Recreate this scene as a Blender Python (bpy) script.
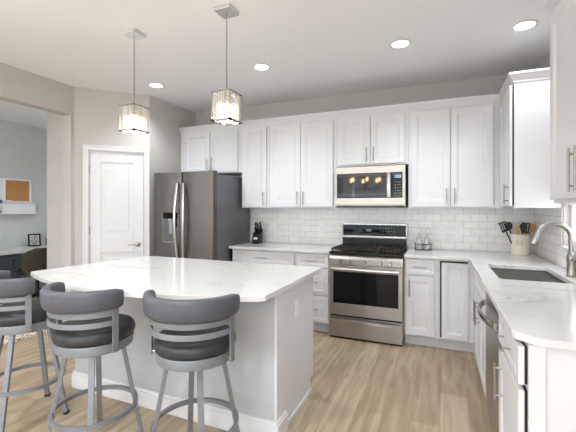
import bpy, bmesh, math, random
from mathutils import Vector, Matrix
random.seed(7)
PI = math.pi
for o in list(bpy.data.objects): bpy.data.objects.remove(o)
COL = bpy.context.scene.collection
SC = bpy.context.scene

# ------------------------------------------------------------ camera, world, daylight, exposure
cam = bpy.data.cameras.new('camera'); camo = bpy.data.objects.new('camera', cam); COL.objects.link(camo)
camo.location = (0, 0, 1.40); camo.rotation_euler = (PI/2, 0, math.atan(152/360))
cam.sensor_width = 36; cam.lens = 360/576*36; cam.shift_y = -8/576; cam.clip_start = .02
SC.camera = camo
SC.view_settings.view_transform = 'Standard'; SC.view_settings.look = 'None'; SC.view_settings.gamma = 1
SC.view_settings.use_curve_mapping = False
SC.view_settings.exposure = 1.03
W = bpy.data.worlds.new('sky'); SC.world = W; W.use_nodes = True
bg = W.node_tree.nodes['Background']; bg.inputs[0].default_value = (.86, .93, 1, 1); bg.inputs[1].default_value = 1.6
def area(name, loc, rot, sx, sy, e, col):
    l = bpy.data.lights.new(name, 'AREA'); l.shape = 'RECTANGLE'; l.size = sx; l.size_y = sy; l.energy = e; l.color = col
    o = bpy.data.objects.new(name, l); COL.objects.link(o); o.location = loc; o.rotation_euler = rot; return o
# daylight entering by the big windows of the living side, the window right of the camera and the study window
area('daylight_rear', (-1.6, -4.35, 1.35), (PI/2+1.0, 0, PI), 4.6, 2.2, 360, (.82, .91, 1))
area('daylight_side', (.86, -1.9, 1.35), (0, PI/2+.6, 0), 1.9, 2.1, 26, (.86, .93, 1))
area('daylight_study', (-5.2, -.32, 1.5), (PI/2+.5, 0, PI+.6), 1.8, 1.6, 70, (.92, .96, 1))
area('daylight_sink', (.99, 3.1, 1.5), (0, PI/2, 0), .6, .6, 4, (.95, .97, 1))

# ------------------------------------------------------------ materials
def lin(c):
    return tuple(((v/255)/12.92 if v/255 <= .04045 else ((v/255+.055)/1.055)**2.4) for v in c) + (1,)
MATS = {}
def mat(name, rgb, rough=.5, metal=0, noise=.0, nscale=20, bump=0, emit=None, es=0, trans=0, coat=0, ior=1.45, stretch=None, rn=0):
    m = bpy.data.materials.new(name); m.use_nodes = True; nt = m.node_tree; b = nt.nodes['Principled BSDF']
    c = lin(rgb); b.inputs['Base Color'].default_value = c; b.inputs['Roughness'].default_value = rough
    b.inputs['Metallic'].default_value = metal; b.inputs['IOR'].default_value = ior
    b.inputs['Transmission Weight'].default_value = trans; b.inputs['Coat Weight'].default_value = coat
    if emit: b.inputs['Emission Color'].default_value = lin(emit); b.inputs['Emission Strength'].default_value = es
    tc = nt.nodes.new('ShaderNodeTexCoord'); mp = nt.nodes.new('ShaderNodeMapping'); nt.links.new(tc.outputs['Object'], mp.inputs[0])
    if stretch: mp.inputs['Scale'].default_value = stretch
    n = nt.nodes.new('ShaderNodeTexNoise'); n.inputs['Scale'].default_value = nscale; n.inputs['Detail'].default_value = 4
    nt.links.new(mp.outputs[0], n.inputs['Vector'])
    if noise:
        r = nt.nodes.new('ShaderNodeValToRGB')
        r.color_ramp.elements[0].position = .3; r.color_ramp.elements[1].position = .7
        r.color_ramp.elements[0].color = tuple(v*(1-noise) for v in c[:3])+(1,); r.color_ramp.elements[1].color = tuple(min(1, v*(1+noise)) for v in c[:3])+(1,)
        nt.links.new(n.outputs['Fac'], r.inputs[0]); nt.links.new(r.outputs[0], b.inputs['Base Color'])
    if rn:
        mr = nt.nodes.new('ShaderNodeMapRange'); mr.inputs['To Min'].default_value = max(0, rough-rn); mr.inputs['To Max'].default_value = rough+rn
        nt.links.new(n.outputs['Fac'], mr.inputs[0]); nt.links.new(mr.outputs[0], b.inputs['Roughness'])
    if bump:
        bp = nt.nodes.new('ShaderNodeBump'); bp.inputs['Strength'].default_value = bump; bp.inputs['Distance'].default_value = .002
        nt.links.new(n.outputs['Fac'], bp.inputs['Height']); nt.links.new(bp.outputs[0], b.inputs['Normal'])
    MATS[name] = m; return m
def nodes(m): return m.node_tree, m.node_tree.nodes['Principled BSDF']

WALL = mat('wall_paint', (193, 188, 184), .75, noise=.015, nscale=3, bump=.05)
WALLST = mat('study_wall_paint', (205, 207, 207), .75, noise=.015, nscale=3)
CEIL = mat('ceiling_paint', (243, 243, 244), .85, noise=.012, nscale=60, bump=.25)
TRIM = mat('trim_white', (222, 222, 224), .4, noise=.008, nscale=8)
CAB = mat('cabinet_white', (220, 220, 223), .38, noise=.012, nscale=6)
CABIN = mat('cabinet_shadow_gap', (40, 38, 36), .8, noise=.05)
ISL = mat('island_grey_paint', (188, 190, 193), .6, noise=.03, nscale=5, bump=.1)
KICK = mat('toe_kick_grey', (200, 198, 196), .5, noise=.01)
STEEL = mat('brushed_steel', (168, 163, 158), .36, 1, noise=.05, nscale=40, stretch=(.3, .3, 30), rn=.07)
STEELD = mat('dark_stainless', (112, 107, 103), .42, 1, noise=.05, nscale=30, stretch=(.2, .2, 30), rn=.05)
STEELH = mat('handle_steel', (188, 186, 183), .22, 1, noise=.03, nscale=30)
NICKEL = mat('satin_nickel', (168, 164, 158), .32, 1, noise=.03, nscale=30)
CHROME = mat('chrome', (176, 175, 174), .14, 1, noise=.02)
FRSIDE = mat('fridge_side_grey', (104, 104, 107), .35, .35, noise=.04, nscale=15)
BLACK = mat('black_enamel', (18, 18, 19), .25, noise=.1)
BLKGL = mat('black_glass', (8, 8, 9), .05, noise=.1, ior=1.35)
IRON = mat('cast_iron', (52, 46, 42), .6, noise=.2, nscale=60, bump=.3)
LEATH = mat('grey_leather', (80, 81, 88), .42, noise=.08, nscale=35, bump=.2)
LEATHD = mat('dark_grey_leather', (48, 48, 52), .38, noise=.08, nscale=35, bump=.2)
STOOLM = mat('stool_metal', (130, 133, 138), .42, .35, noise=.03, nscale=50)
RUBBER = mat('black_rubber', (25, 25, 25), .7, noise=.1)
CREAM = mat('cream_ceramic', (233, 224, 206), .3, noise=.02)
WOODU = mat('utensil_wood', (205, 172, 120), .55, noise=.15, nscale=12, stretch=(8, 8, 1))
GOLDW = mat('golden_wood', (196, 150, 84), .55, noise=.15, nscale=12, stretch=(8, 8, 1))
PLASTB = mat('black_plastic', (22, 22, 23), .4, noise=.1)
PAPER = mat('white_label', (230, 230, 226), .6, noise=.02)
CORK = mat('cork', (190, 138, 84), .85, noise=.2, nscale=90, bump=.4)
WHITEP = mat('white_plastic', (235, 236, 238), .35, noise=.01)
GREYM = mat('grey_marking', (140, 138, 135), .5, noise=.03)
BLUEP = mat('blue_grey_card', (84, 98, 124), .6, noise=.08)
DESKT = mat('desk_top_grey', (206, 206, 202), .35, noise=.04, nscale=7)
DESKD = mat('desk_charcoal', (72, 77, 85), .5, noise=.08, nscale=7)
OLIVE = mat('chair_mesh_olive', (62, 58, 44), .8, noise=.15, nscale=90, bump=.3)
CHBLK = mat('chair_black', (30, 31, 34), .45, noise=.1)
BROWN = mat('brown_wood', (80, 52, 36), .45, noise=.25, nscale=14, stretch=(1, 6, 1))
PHOTO = mat('photo_print', (170, 168, 165), .4, noise=.7, nscale=28)
LIGHTON = mat('downlight_lens', (255, 250, 240), .4, noise=.01, emit=(255, 250, 242), es=5)
BULB = mat('bulb_glow', (255, 240, 215), .4, noise=.01, emit=(255, 232, 196), es=5)
BULBC = mat('candle_bulb_glow', (255, 235, 200), .4, noise=.01, emit=(255, 205, 140), es=50)
BULBC2 = mat('display_glow', (120, 140, 170), .4, noise=.01, emit=(120, 150, 190), es=.25)
GRASS = mat('lawn_green', (120, 140, 84), .9, noise=.25, nscale=4)
FOL = mat('leaf_green', (92, 122, 66), .8, noise=.3, nscale=9)
FOL2 = mat('bark_brown', (92, 74, 58), .9, noise=.25, nscale=12)
BLIND = mat('blind_white', (240, 240, 240), .6, noise=.01)
BOTTLE = mat('frosted_glass', (238, 240, 240), .12, noise=.01, trans=.75)
PCAN = mat('polished_canopy', (212, 211, 210), .25, .45, noise=.01)
CRYST = mat('crystal', (255, 252, 248), .08, noise=.005, trans=.85, ior=1.5)
def glass_thin():
    m = bpy.data.materials.new('window_glass'); m.use_nodes = True; nt = m.node_tree; nt.nodes.clear()
    o = nt.nodes.new('ShaderNodeOutputMaterial'); x = nt.nodes.new('ShaderNodeMixShader'); t = nt.nodes.new('ShaderNodeBsdfTransparent'); g = nt.nodes.new('ShaderNodeBsdfGlossy')
    g.inputs['Roughness'].default_value = .02; x.inputs[0].default_value = .07
    nt.links.new(t.outputs[0], x.inputs[1]); nt.links.new(g.outputs[0], x.inputs[2]); nt.links.new(x.outputs[0], o.inputs[0]); return m
WGLASS = glass_thin()
def quartz():
    m = mat('white_quartz', (238, 236, 233), .13); nt, b = nodes(m)
    tc = nt.nodes.new('ShaderNodeTexCoord'); mp = nt.nodes.new('ShaderNodeMapping'); mp.inputs['Rotation'].default_value = (0, 0, .7); mp.inputs['Scale'].default_value = (1, 2.3, 1)
    nt.links.new(tc.outputs['Object'], mp.inputs[0])
    n1 = nt.nodes.new('ShaderNodeTexNoise'); n1.inputs['Scale'].default_value = .8; n1.inputs['Detail'].default_value = 5; n1.inputs['Distortion'].default_value = .9
    nt.links.new(mp.outputs[0], n1.inputs['Vector'])
    r = nt.nodes.new('ShaderNodeValToRGB'); e = r.color_ramp.elements
    e[0].position = .465; e[0].color = (0, 0, 0, 1); e[1].position = .535; e[1].color = (0, 0, 0, 1)
    k = e.new(.5); k.color = (1, 1, 1, 1); k = e.new(.488); k.color = (.15, .15, .15, 1); k = e.new(.512); k.color = (.15, .15, .15, 1)
    nt.links.new(n1.outputs['Fac'], r.inputs[0])
    n2 = nt.nodes.new('ShaderNodeTexNoise'); n2.inputs['Scale'].default_value = 1.7; nt.links.new(tc.outputs['Object'], n2.inputs['Vector'])
    mu = nt.nodes.new('ShaderNodeMath'); mu.operation = 'MULTIPLY'; nt.links.new(r.outputs[0], mu.inputs[0]); nt.links.new(n2.outputs['Fac'], mu.inputs[1])
    mx = nt.nodes.new('ShaderNodeMix'); mx.data_type = 'RGBA'; mx.inputs[6].default_value = lin((218, 217, 216)); mx.inputs[7].default_value = lin((186, 180, 172))
    nt.links.new(mu.outputs[0], mx.inputs[0]); nt.links.new(mx.outputs[2], b.inputs['Base Color']); return m
QUARTZ = quartz()
def tiles():
    m = mat('subway_tile', (240, 239, 237), .18); nt, b = nodes(m)
    tc = nt.nodes.new('ShaderNodeTexCoord'); sp = nt.nodes.new('ShaderNodeSeparateXYZ'); cb = nt.nodes.new('ShaderNodeCombineXYZ'); ad = nt.nodes.new('ShaderNodeMath')
    nt.links.new(tc.outputs['Object'], sp.inputs[0]); nt.links.new(sp.outputs[0], ad.inputs[0]); nt.links.new(sp.outputs[1], ad.inputs[1])
    nt.links.new(ad.outputs[0], cb.inputs[0]); nt.links.new(sp.outputs[2], cb.inputs[1])
    br = nt.nodes.new('ShaderNodeTexBrick'); br.offset = .5; br.inputs['Scale'].default_value = 1
    br.inputs['Brick Width'].default_value = .155; br.inputs['Row Height'].default_value = .0783; br.inputs['Mortar Size'].default_value = .0022; br.inputs['Mortar Smooth'].default_value = .2
    br.inputs['Color1'].default_value = lin((240, 239, 237)); br.inputs['Color2'].default_value = lin((234, 232, 229)); br.inputs['Mortar'].default_value = lin((196, 192, 188))
    nt.links.new(cb.outputs[0], br.inputs['Vector']); nt.links.new(br.outputs['Color'], b.inputs['Base Color'])
    bp = nt.nodes.new('ShaderNodeBump'); bp.inputs['Strength'].default_value = .5; bp.inputs['Distance'].default_value = .002; bp.invert = True
    nt.links.new(br.outputs['Fac'], bp.inputs['Height']); nt.links.new(bp.outputs[0], b.inputs['Normal']); return m
TILE = tiles()
def planks():
    m = mat('oak_planks', (196, 172, 142), .42); nt, b = nodes(m)
    tc = nt.nodes.new('ShaderNodeTexCoord'); mp = nt.nodes.new('ShaderNodeMapping'); mp.inputs['Rotation'].default_value = (0, 0, PI/2)
    nt.links.new(tc.outputs['Object'], mp.inputs[0])
    br = nt.nodes.new('ShaderNodeTexBrick'); br.offset = .37; br.inputs['Scale'].default_value = 1
    br.inputs['Brick Width'].default_value = 1.25; br.inputs['Row Height'].default_value = .18; br.inputs['Mortar Size'].default_value = .0014; br.inputs['Bias'].default_value = 0
    br.inputs['Color1'].default_value = lin((196, 178, 154)); br.inputs['Color2'].default_value = lin((174, 155, 131)); br.inputs['Mortar'].default_value = lin((150, 130, 106))
    nt.links.new(mp.outputs[0], br.inputs['Vector'])
    m2 = nt.nodes.new('ShaderNodeMapping'); m2.inputs['Scale'].default_value = (14, 1.1, 1); nt.links.new(tc.outputs['Object'], m2.inputs[0])
    n = nt.nodes.new('ShaderNodeTexNoise'); n.inputs['Scale'].default_value = 1.6; n.inputs['Detail'].default_value = 7; n.inputs['Distortion'].default_value = .6
    nt.links.new(m2.outputs[0], n.inputs['Vector'])
    r = nt.nodes.new('ShaderNodeValToRGB'); r.color_ramp.elements[0].position = .3; r.color_ramp.elements[0].color = (.66, .62, .57, 1); r.color_ramp.elements[1].position = .68; r.color_ramp.elements[1].color = (1.08, 1.07, 1.06, 1)
    nt.links.new(n.outputs['Fac'], r.inputs[0])
    m3 = nt.nodes.new('ShaderNodeMapping'); m3.inputs['Scale'].default_value = (3.2, 1.6, 1); nt.links.new(tc.outputs['Object'], m3.inputs[0])
    n3 = nt.nodes.new('ShaderNodeTexNoise'); n3.inputs['Scale'].default_value = 1.5; n3.inputs['Detail'].default_value = 3; nt.links.new(m3.outputs[0], n3.inputs['Vector'])
    r3 = nt.nodes.new('ShaderNodeValToRGB'); r3.color_ramp.elements[0].position = .3; r3.color_ramp.elements[0].color = (.86, .85, .84, 1); r3.color_ramp.elements[1].position = .7
    nt.links.new(n3.outputs['Fac'], r3.inputs[0])
    x = nt.nodes.new('ShaderNodeMix'); x.data_type = 'RGBA'; x.blend_type = 'MULTIPLY'; x.inputs[0].default_value = 1
    nt.links.new(br.outputs['Color'], x.inputs[6]); nt.links.new(r.outputs[0], x.inputs[7])
    x2 = nt.nodes.new('ShaderNodeMix'); x2.data_type = 'RGBA'; x2.blend_type = 'MULTIPLY'; x2.inputs[0].default_value = 1
    nt.links.new(x.outputs[2], x2.inputs[6]); nt.links.new(r3.outputs[0], x2.inputs[7]); nt.links.new(x2.outputs[2], b.inputs['Base Color'])
    return m
FLOOR = planks()
def rugm():
    m = mat('rug_pattern', (224, 214, 200), .95); nt, b = nodes(m)
    tc = nt.nodes.new('ShaderNodeTexCoord'); v = nt.nodes.new('ShaderNodeTexVoronoi'); v.inputs['Scale'].default_value = 9; v.distance = 'MANHATTAN'
    nt.links.new(tc.outputs['Object'], v.inputs['Vector'])
    r = nt.nodes.new('ShaderNodeValToRGB'); r.color_ramp.interpolation = 'CONSTANT'; e = r.color_ramp.elements
    e[0].color = lin((228, 220, 206)); e[1].position = .42; e[1].color = lin((60, 48, 46)); k = e.new(.5); k.color = lin((226, 216, 200)); k = e.new(.72); k.color = lin((58, 58, 66)); k = e.new(.85); k.color = lin((214, 196, 178))
    nt.links.new(v.outputs['Distance'], r.inputs[0]); nt.links.new(r.outputs[0], b.inputs['Base Color']); return m
RUG = rugm()

# ------------------------------------------------------------ helpers
def BM(): return bmesh.new()
def box(bm, x0, x1, y0, y1, z0, z1):
    v = [bm.verts.new(p) for p in ((x0,y0,z0),(x1,y0,z0),(x1,y1,z0),(x0,y1,z0),(x0,y0,z1),(x1,y0,z1),(x1,y1,z1),(x0,y1,z1))]
    for f in ((0,3,2,1),(4,5,6,7),(0,1,5,4),(1,2,6,5),(2,3,7,6),(3,0,4,7)): bm.faces.new([v[i] for i in f])
    return bm
def B(*a): return box(BM(), *a)
def loft(bm, rings, close=True, caps=True):
    R = [[bm.verts.new(p) for p in r] for r in rings]; n = len(R[0])
    for a, b in zip(R, R[1:]):
        for i in range(n if close else n-1):
            j = (i+1) % n; bm.faces.new((a[i], a[j], b[j], b[i]))
    if caps: bm.faces.new(R[0][::-1]); bm.faces.new(R[-1])
    return bm
def lathe(bm, prof, n=32, c=(0,0,0), arc=None):
    rings = [[(c[0]+r*math.cos(2*PI*k/n), c[1]+r*math.sin(2*PI*k/n), c[2]+z) for k in range(n)] for r, z in prof]
    return loft(bm, rings)
def tube(bm, pts, r, n=10, close=False):
    pts = [Vector(p) for p in pts]; m = len(pts); rings = []; up = None
    for i, p in enumerate(pts):
        t = ((pts[(i+1) % m] if (close or i < m-1) else p) - (pts[i-1] if (close or i > 0) else p)).normalized()
        if up is None: up = Vector((0,0,1)) if abs(t.z) < .9 else Vector((1,0,0))
        s = t.cross(up).normalized(); u = s.cross(t).normalized(); up = u
        rr = r[i] if isinstance(r, (list, tuple)) else r
        rings.append([p + s*rr*math.cos(2*PI*k/n) + u*rr*math.sin(2*PI*k/n) for k in range(n)])
    if close: loft(bm, rings+[rings[0]], caps=False); bmesh.ops.remove_doubles(bm, verts=bm.verts, dist=1e-6)
    else: loft(bm, rings)
    return bm
def beam(bm, p0, p1, w, d, ref=(0,0,1)):      # rectangular bar, w across, d along ref-side
    p0, p1 = Vector(p0), Vector(p1); t = (p1-p0).normalized(); s = t.cross(Vector(ref)).normalized(); u = s.cross(t).normalized()
    return loft(bm, [[p+s*a*w/2+u*b*d/2 for a, b in ((-1,-1),(1,-1),(1,1),(-1,1))] for p in (p0, p1)])
def prism(bm, pts, z0, z1):
    return loft(bm, [[(x,y,z0) for x,y in pts], [(x,y,z1) for x,y in pts]])
def arcband(bm, a0, a1, prof, n=24):          # profile (r,z) swept round the z axis from a0 to a1
    rings = []
    for k in range(n+1):
        a = a0+(a1-a0)*k/n; rings.append([(r*math.cos(a), r*math.sin(a), z) for r, z in prof])
    return loft(bm, rings)
def obj(name, bm, m, parent=None, bevel=0, smooth=35, loc=None):
    bmesh.ops.recalc_face_normals(bm, faces=bm.faces)
    me = bpy.data.meshes.new(name); bm.to_mesh(me); bm.free(); me.materials.append(m)
    if smooth:
        for p in me.polygons: p.use_smooth = True
        me.set_sharp_from_angle(angle=math.radians(smooth))
    o = bpy.data.objects.new(name, me); COL.objects.link(o)
    if parent: o.parent = parent
    if loc: o.location = loc
    if bevel:
        b = o.modifiers.new('edge', 'BEVEL'); b.width = bevel; b.segments = 2; b.limit_method = 'ANGLE'; b.angle_limit = math.radians(40); b.harden_normals = False
    return o
def tag(o, label, cat, group=None):
    o['label'] = label; o['category'] = cat
    if group: o['group'] = group
    return o
def thing(name, label, cat, loc=(0,0,0), rz=0, group=None):
    o = bpy.data.objects.new(name, None); COL.objects.link(o); o.location = loc; o.rotation_euler = (0,0,rz); o.empty_display_size = .1
    return tag(o, label, cat, group)
def struct(name, bm, m, bevel=0, smooth=0):
    o = obj(name, bm, m, None, bevel, smooth); o['kind'] = 'structure'; return o
def dup(root, loc, rz=None, label=None, group=None):
    r = root.copy(); COL.objects.link(r); r.location = loc
    if rz is not None: r.rotation_euler = (0,0,rz)
    if label: r['label'] = label
    if group: r['group'] = group
    for ch in list(root.children):
        c = ch.copy(); COL.objects.link(c); c.parent = r
        for g in list(ch.children):
            d = g.copy(); COL.objects.link(d); d.parent = c
    return r

# ------------------------------------------------------------ dimensions
YB, XR, ZC = 4.42, .90, 2.82        # back wall, right wall, ceiling
XL, XP = -3.95, -3.37               # wall with the opening, wall beside the fridge
# ------------------------------------------------------------ structure
struct('floor', B(-6.7, XR+.15, -4.6, YB+.3, -.06, 0), FLOOR)
struct('ceiling', B(-6.7, XR+.15, -4.6, YB+.3, ZC, ZC+.06), CEIL)
struct('wall_back', B(XP-.12, XR+.12, YB, YB+.12, 0, ZC), WALL)
# right wall with the sink window and a larger window beside the camera
bm = BM(); wy0, wy1, wz0, wz1 = 2.72, 3.46, 1.10, 2.15
box(bm, XR, XR+.12, wy1, YB, 0, ZC); box(bm, XR, XR+.12, wy0, wy1, 0, wz0); box(bm, XR, XR+.12, wy0, wy1, wz1, ZC)
box(bm, XR, XR+.12, -.8, wy0, 0, ZC); box(bm, XR, XR+.12, -3, -.8, 0, .35); box(bm, XR, XR+.12, -3, -.8, 2.5, ZC); box(bm, XR, XR+.12, -4.6, -3, 0, ZC)
struct('wall_right', bm, WALL)
bm = BM(); box(bm, -4.1, -4.0, -4.6, -4.48, 0, ZC); box(bm, .8, XR, -4.6, -4.48, 0, ZC); box(bm, -4.0, .8, -4.6, -4.48, 2.55, ZC); box(bm, -4.0, .8, -4.6, -4.48, 0, .2)
struct('wall_rear', bm, WALL)
bm = BM(); yo = 2.873
box(bm, XL-.13, XL, -.6, yo, 2.49, ZC); box(bm, XL-.13, XL, yo, 2.915, 0, ZC); box(bm, XL-.13, XL, -4.6, -.6, 0, ZC)
struct('wall_left', bm, WALL)
# 45 degree pantry wall
d0 = Vector((XL, 2.915, 0)); d1 = Vector((XP, 2.915+(XP-XL), 0)); dx = Vector((1,1,0)).normalized(); dn = Vector((-1,1,0)).normalized()
L45 = (d1-d0).length; s0, s1 = .17, .80           # door opening along the wall
def wall45(bm, a, b, z0, z1, t=.12):
    q = [d0+dx*a, d0+dx*b, d0+dx*b+dn*t, d0+dx*a+dn*t]; return prism(bm, [(p.x,p.y) for p in q], z0, z1)
bm = BM(); wall45(bm, 0, .145, 0, ZC); wall45(bm, .765, L45, 0, ZC); wall45(bm, .145, .765, 2.09, ZC)
struct('wall_pantry', bm, WALL)
struct('wall_fridge_side', B(XP-.12, XP, d1.y, YB, 0, ZC), WALL)
# study beyond the opening
bm = BM(); box(bm, -6.62, -6.5, -.6, 4.7, 0, ZC); box(bm, -6.5, -4.8, 4.58, 4.7, 0, ZC)
box(bm, -6.5, -6.1, -.6, -.5, 0, ZC); box(bm, -4.3, XL-.13, -.6, -.5, 0, ZC); box(bm, -6.1, -4.3, -.6, -.5, 0, .7); box(bm, -6.1, -4.3, -.6, -.5, 2.3, ZC)
struct('wall_study', bm, WALLST)
struct('wall_closet', B(-4.72, XL-.13, 3.1, 4.7, 0, ZC), WALL)
# tile splashback
struct('wall_backsplash', box(B(-2.60, XR-.008, YB-.008, YB, .93, 1.40), XR-.008, XR, wy1+.02, YB, .93, 1.40), TILE)
struct('wall_backsplash_side', box(B(XR-.008, XR, 1.5, wy0-.02, .93, 1.40), XR-.008, XR, wy0-.02, wy1+.02, .93, wz0-.02), TILE)
# baseboards
def base_run(name, pts, h=.13, t=.014):
    bm = BM()
    for (a, b) in zip(pts, pts[1:]):
        a3, b3 = Vector((*a,0)), Vector((*b,0)); t3 = (b3-a3).normalized(); n = Vector((t3.y,-t3.x,0))
        q = [a3, b3, b3+n*t, a3+n*t]; prism(bm, [(p.x,p.y) for p in q], 0, h-.02)
        q = [a3, b3, b3+n*t*.6, a3+n*t*.6]; prism(bm, [(p.x,p.y) for p in q], h-.02, h)
    return struct(name, bm, TRIM)
base_run('baseboard_left', [(XL, -4.4), (XL, -.6)]); base_run('baseboard_closet', [(-4.72, 3.1), (XL-.13, 3.1)])
base_run('baseboard_study', [(-6.5, -.5), (-6.5, 4.58)])
p = d0+dx*.088; base_run('baseboard_pantry', [(XL, yo), (XL, 2.915), (p.x, p.y)])
# pantry door, casing
M45 = Matrix(((dx.x, dn.x, 0, d0.x), (dx.y, dn.y, 0, d0.y), (0,0,1,0), (0,0,0,1)))
def panel_face(bm, x0, x1, z0, z1, y, frame, dep=.008, bev=.012, holes=None):
    """front skin at y with a recessed panel inside the frame; sides go back"""
    fr = (x0+frame, x1-frame, z0+frame, z1-frame)
    loops = [((x0,x1,z0,z1), y), (fr, y), ((fr[0]+bev*.35, fr[1]-bev*.35, fr[2]+bev*.35, fr[3]-bev*.35), y+dep*.55),
             ((fr[0]+bev, fr[1]-bev, fr[2]+bev, fr[3]-bev), y+dep*.6), ((fr[0]+bev*1.35, fr[1]-bev*1.35, fr[2]+bev*1.35, fr[3]-bev*1.35), y+dep)]
    V = [[bm.verts.new((a,yy,c)) for a,c in ((r[0],r[2]),(r[1],r[2]),(r[1],r[3]),(r[0],r[3]))] for r, yy in loops]
    for a, b in zip(V, V[1:]):
        for i in range(4): bm.faces.new((a[i], a[(i+1)%4], b[(i+1)%4], b[i]))
    bm.faces.new(V[-1]); return V[0]
def panel_door(x0, x1, z0, z1, t=.02, frame=.06, dep=.009, bev=.012, y=0):
    """shaker door with stepped inner moulding: front at y, back at y+t"""
    bm = BM(); f = panel_face(bm, x0, x1, z0, z1, y, frame, dep, bev)
    b = [bm.verts.new((v.co.x, y+t, v.co.z)) for v in f]
    for i in range(4): bm.faces.new((f[i], f[(i+1)%4], b[(i+1)%4], b[i]))
    bm.faces.new(b[::-1]); return bm
def pull(parent, x, y, z, L, vertical=True, r=.006, m=None, off=.034):
    """bar pull standing off the face at y"""
    bm = BM(); h = L/2
    ax = (lambda t: (x, y-off, z+t)) if vertical else (lambda t: (x+t, y-off, z))
    tube(bm, [ax(-h), ax(h)], r, 10)
    for t in (-h*.72, h*.72):
        q = ax(t); tube(bm, [q, (q[0], y, q[2])], r*.8, 8)
    return obj('handle', bm, m or NICKEL, parent)
door = thing('door_1', 'white two-panel pantry door', 'door', d0, PI/4); door['kind'] = 'structure'
bm = BM(); w0, w1 = .160, .750
V = None
panels = [(.25, 2.0-.95), (1.06, 1.955)]
box(bm, w0, w1, .022, .047, .012, 2.08)
box(bm, w0, w0+.115, .012, .022, .012, 2.08); box(bm, w1-.115, w1, .012, .022, .012, 2.08)
for a, b in ((.012, .24), (.86, 1.05), (1.955, 2.08)): box(bm, w0+.115, w1-.115, .012, .022, a, b)
slab = obj('slab', bm, TRIM, door, .003, 0)
for a, b in ((.26, .84), (1.07, 1.935)):
    bm = BM(); panel_face(bm, w0+.115, w1-.115, a-.02, b+.02, .021, .02, .006, .03)
    obj('door_panel', bm, TRIM, door, 0, 0)
    bm = BM(); box(bm, w0+.165, w1-.165, .0155, .03, a+.05, b-.05); obj('raised_panel', bm, TRIM, door, .006, 0)
bm = BM(); lathe(bm, [(.0,0),(.028,0),(.028,.006),(.02,.011),(.0,.011)], 24)
bmesh.ops.rotate(bm, verts=bm.verts, matrix=Matrix.Rotation(PI/2, 3, 'X')); bmesh.ops.translate(bm, verts=bm.verts, vec=(w1-.06, .012, .95))
tube(bm, [(w1-.06, .01, .95), (w1-.06, -.04, .95), (w1-.075, -.046, .95), (w1-.12, -.044, .952), (w1-.17, -.04, .946)], [.009,.009,.009,.007,.006], 10)
obj('lever_handle', bm, NICKEL, door)
for z in (.25, 1.13, 1.86):
    bm = BM(); tube(bm, [(w0-.004, .006, z-.045), (w0-.004, .006, z+.045)], .007, 8); obj('hinge', bm, NICKEL, door)
def casing(name, a, b, z, w=.065, t=.016):
    bm = BM()
    for (u0, u1, z0, z1) in ((a-w, a, 0, z+w), (b, b+w, 0, z+w), (a, b, z, z+w)):
        box(bm, u0, u1, -t, 0, z0, z1)
    for (u0, u1, z0, z1) in ((a-w, a-w+.018, 0, z+w), (b+w-.018, b+w, 0, z+w), (a-w, b+w, z+w-.018, z+w)):
        box(bm, u0, u1, -t-.006, -t, z0, z1)
    for (u0, u1, z0, z1) in ((a, a+.012, 0, z), (b-.012, b, 0, z), (a, b, z-.012, z)): box(bm, u0, u1, 0, .1, z0, z1)
    bm.transform(M45); return struct(name, bm, TRIM, .002)
casing('trim_1', .145, .765, 2.092, .056)
# windows
def window(n, o0, o1, u, label_axis, z0, z1, mull=(), t=.12, dep=.0):
    """frame in the wall opening; axis 'x' = wall of constant x at o, spanning u"""
    bm = BM(); f = .05; a, b = u
    def bb(bm, ua, ub, za, zb, k0, k1):
        if label_axis == 'x': box(bm, k0, k1, ua, ub, za, zb)
        else: box(bm, ua, ub, k0, k1, za, zb)
    for q in ((a, a+f, z0, z1), (b-f, b, z0, z1), (a+f, b-f, z0, z0+f), (a+f, b-f, z1-f, z1)): bb(bm, *q, o0, o1)
    for mm in mull: bb(bm, mm-.025, mm+.025, z0+f, z1-f, o0, o1)
    w = struct('window_%d' % n, bm, TRIM)
    bm = BM(); k = (o0+o1)/2; bb(bm, a+f*.8, b-f*.8, z0+f*.8, z1-f*.8, k-.003, k+.003)
    obj('window_pane', bm, WGLASS, w, 0, 0); return w
w1_ = window(1, XR+.04, XR+.09, (wy0, wy1), 'x', wz0, wz1, ((wy0+wy1)/2,))
window(2, XR+.04, XR+.09, (-3, -.8), 'x', .35, 2.5, (-1.9,))
window(3, -4.56, -4.51, (-4.0, .8), 'y', .2, 2.55, (-2.8, -1.6, -.4))
window(4, -.57, -.53, (-6.1, -4.3), 'y', .7, 2.3, (-5.2,))
# sink window casing and sill, blind
bm = BM(); box(bm, XR-.022, XR, wy0-.02, wy1+.0, wz0-.025, wz0); box(bm, XR-.0, XR+.04, wy0, wy1, wz0-.001, wz0+.004)
struct('trim_2', bm, TRIM, .002)
bl = thing('window_blind', 'white blind drawn down over the upper part of the sink window', 'blind', (XR+.03, (wy0+wy1)/2, 1.42))
hw = (wy1-wy0)/2-.008
bm = BM()
k = 0; z = .02
while z < wz1-1.42-.03: box(bm, -.012, .0, -hw, hw, z, z+.022); z += .024
obj('slats', bm, BLIND, bl, 0, 0)
obj('bottom_rail', B(-.018, .004, -hw, hw, 0, .018), BLIND, bl, .003); obj('head_rail', B(-.02, .008, -hw, hw, wz1-1.42-.03, wz1-1.42), BLIND, bl, .003)
# outside
struct('ground', B(-12, 14, -14, 12, -.5, -.3), GRASS)

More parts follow.
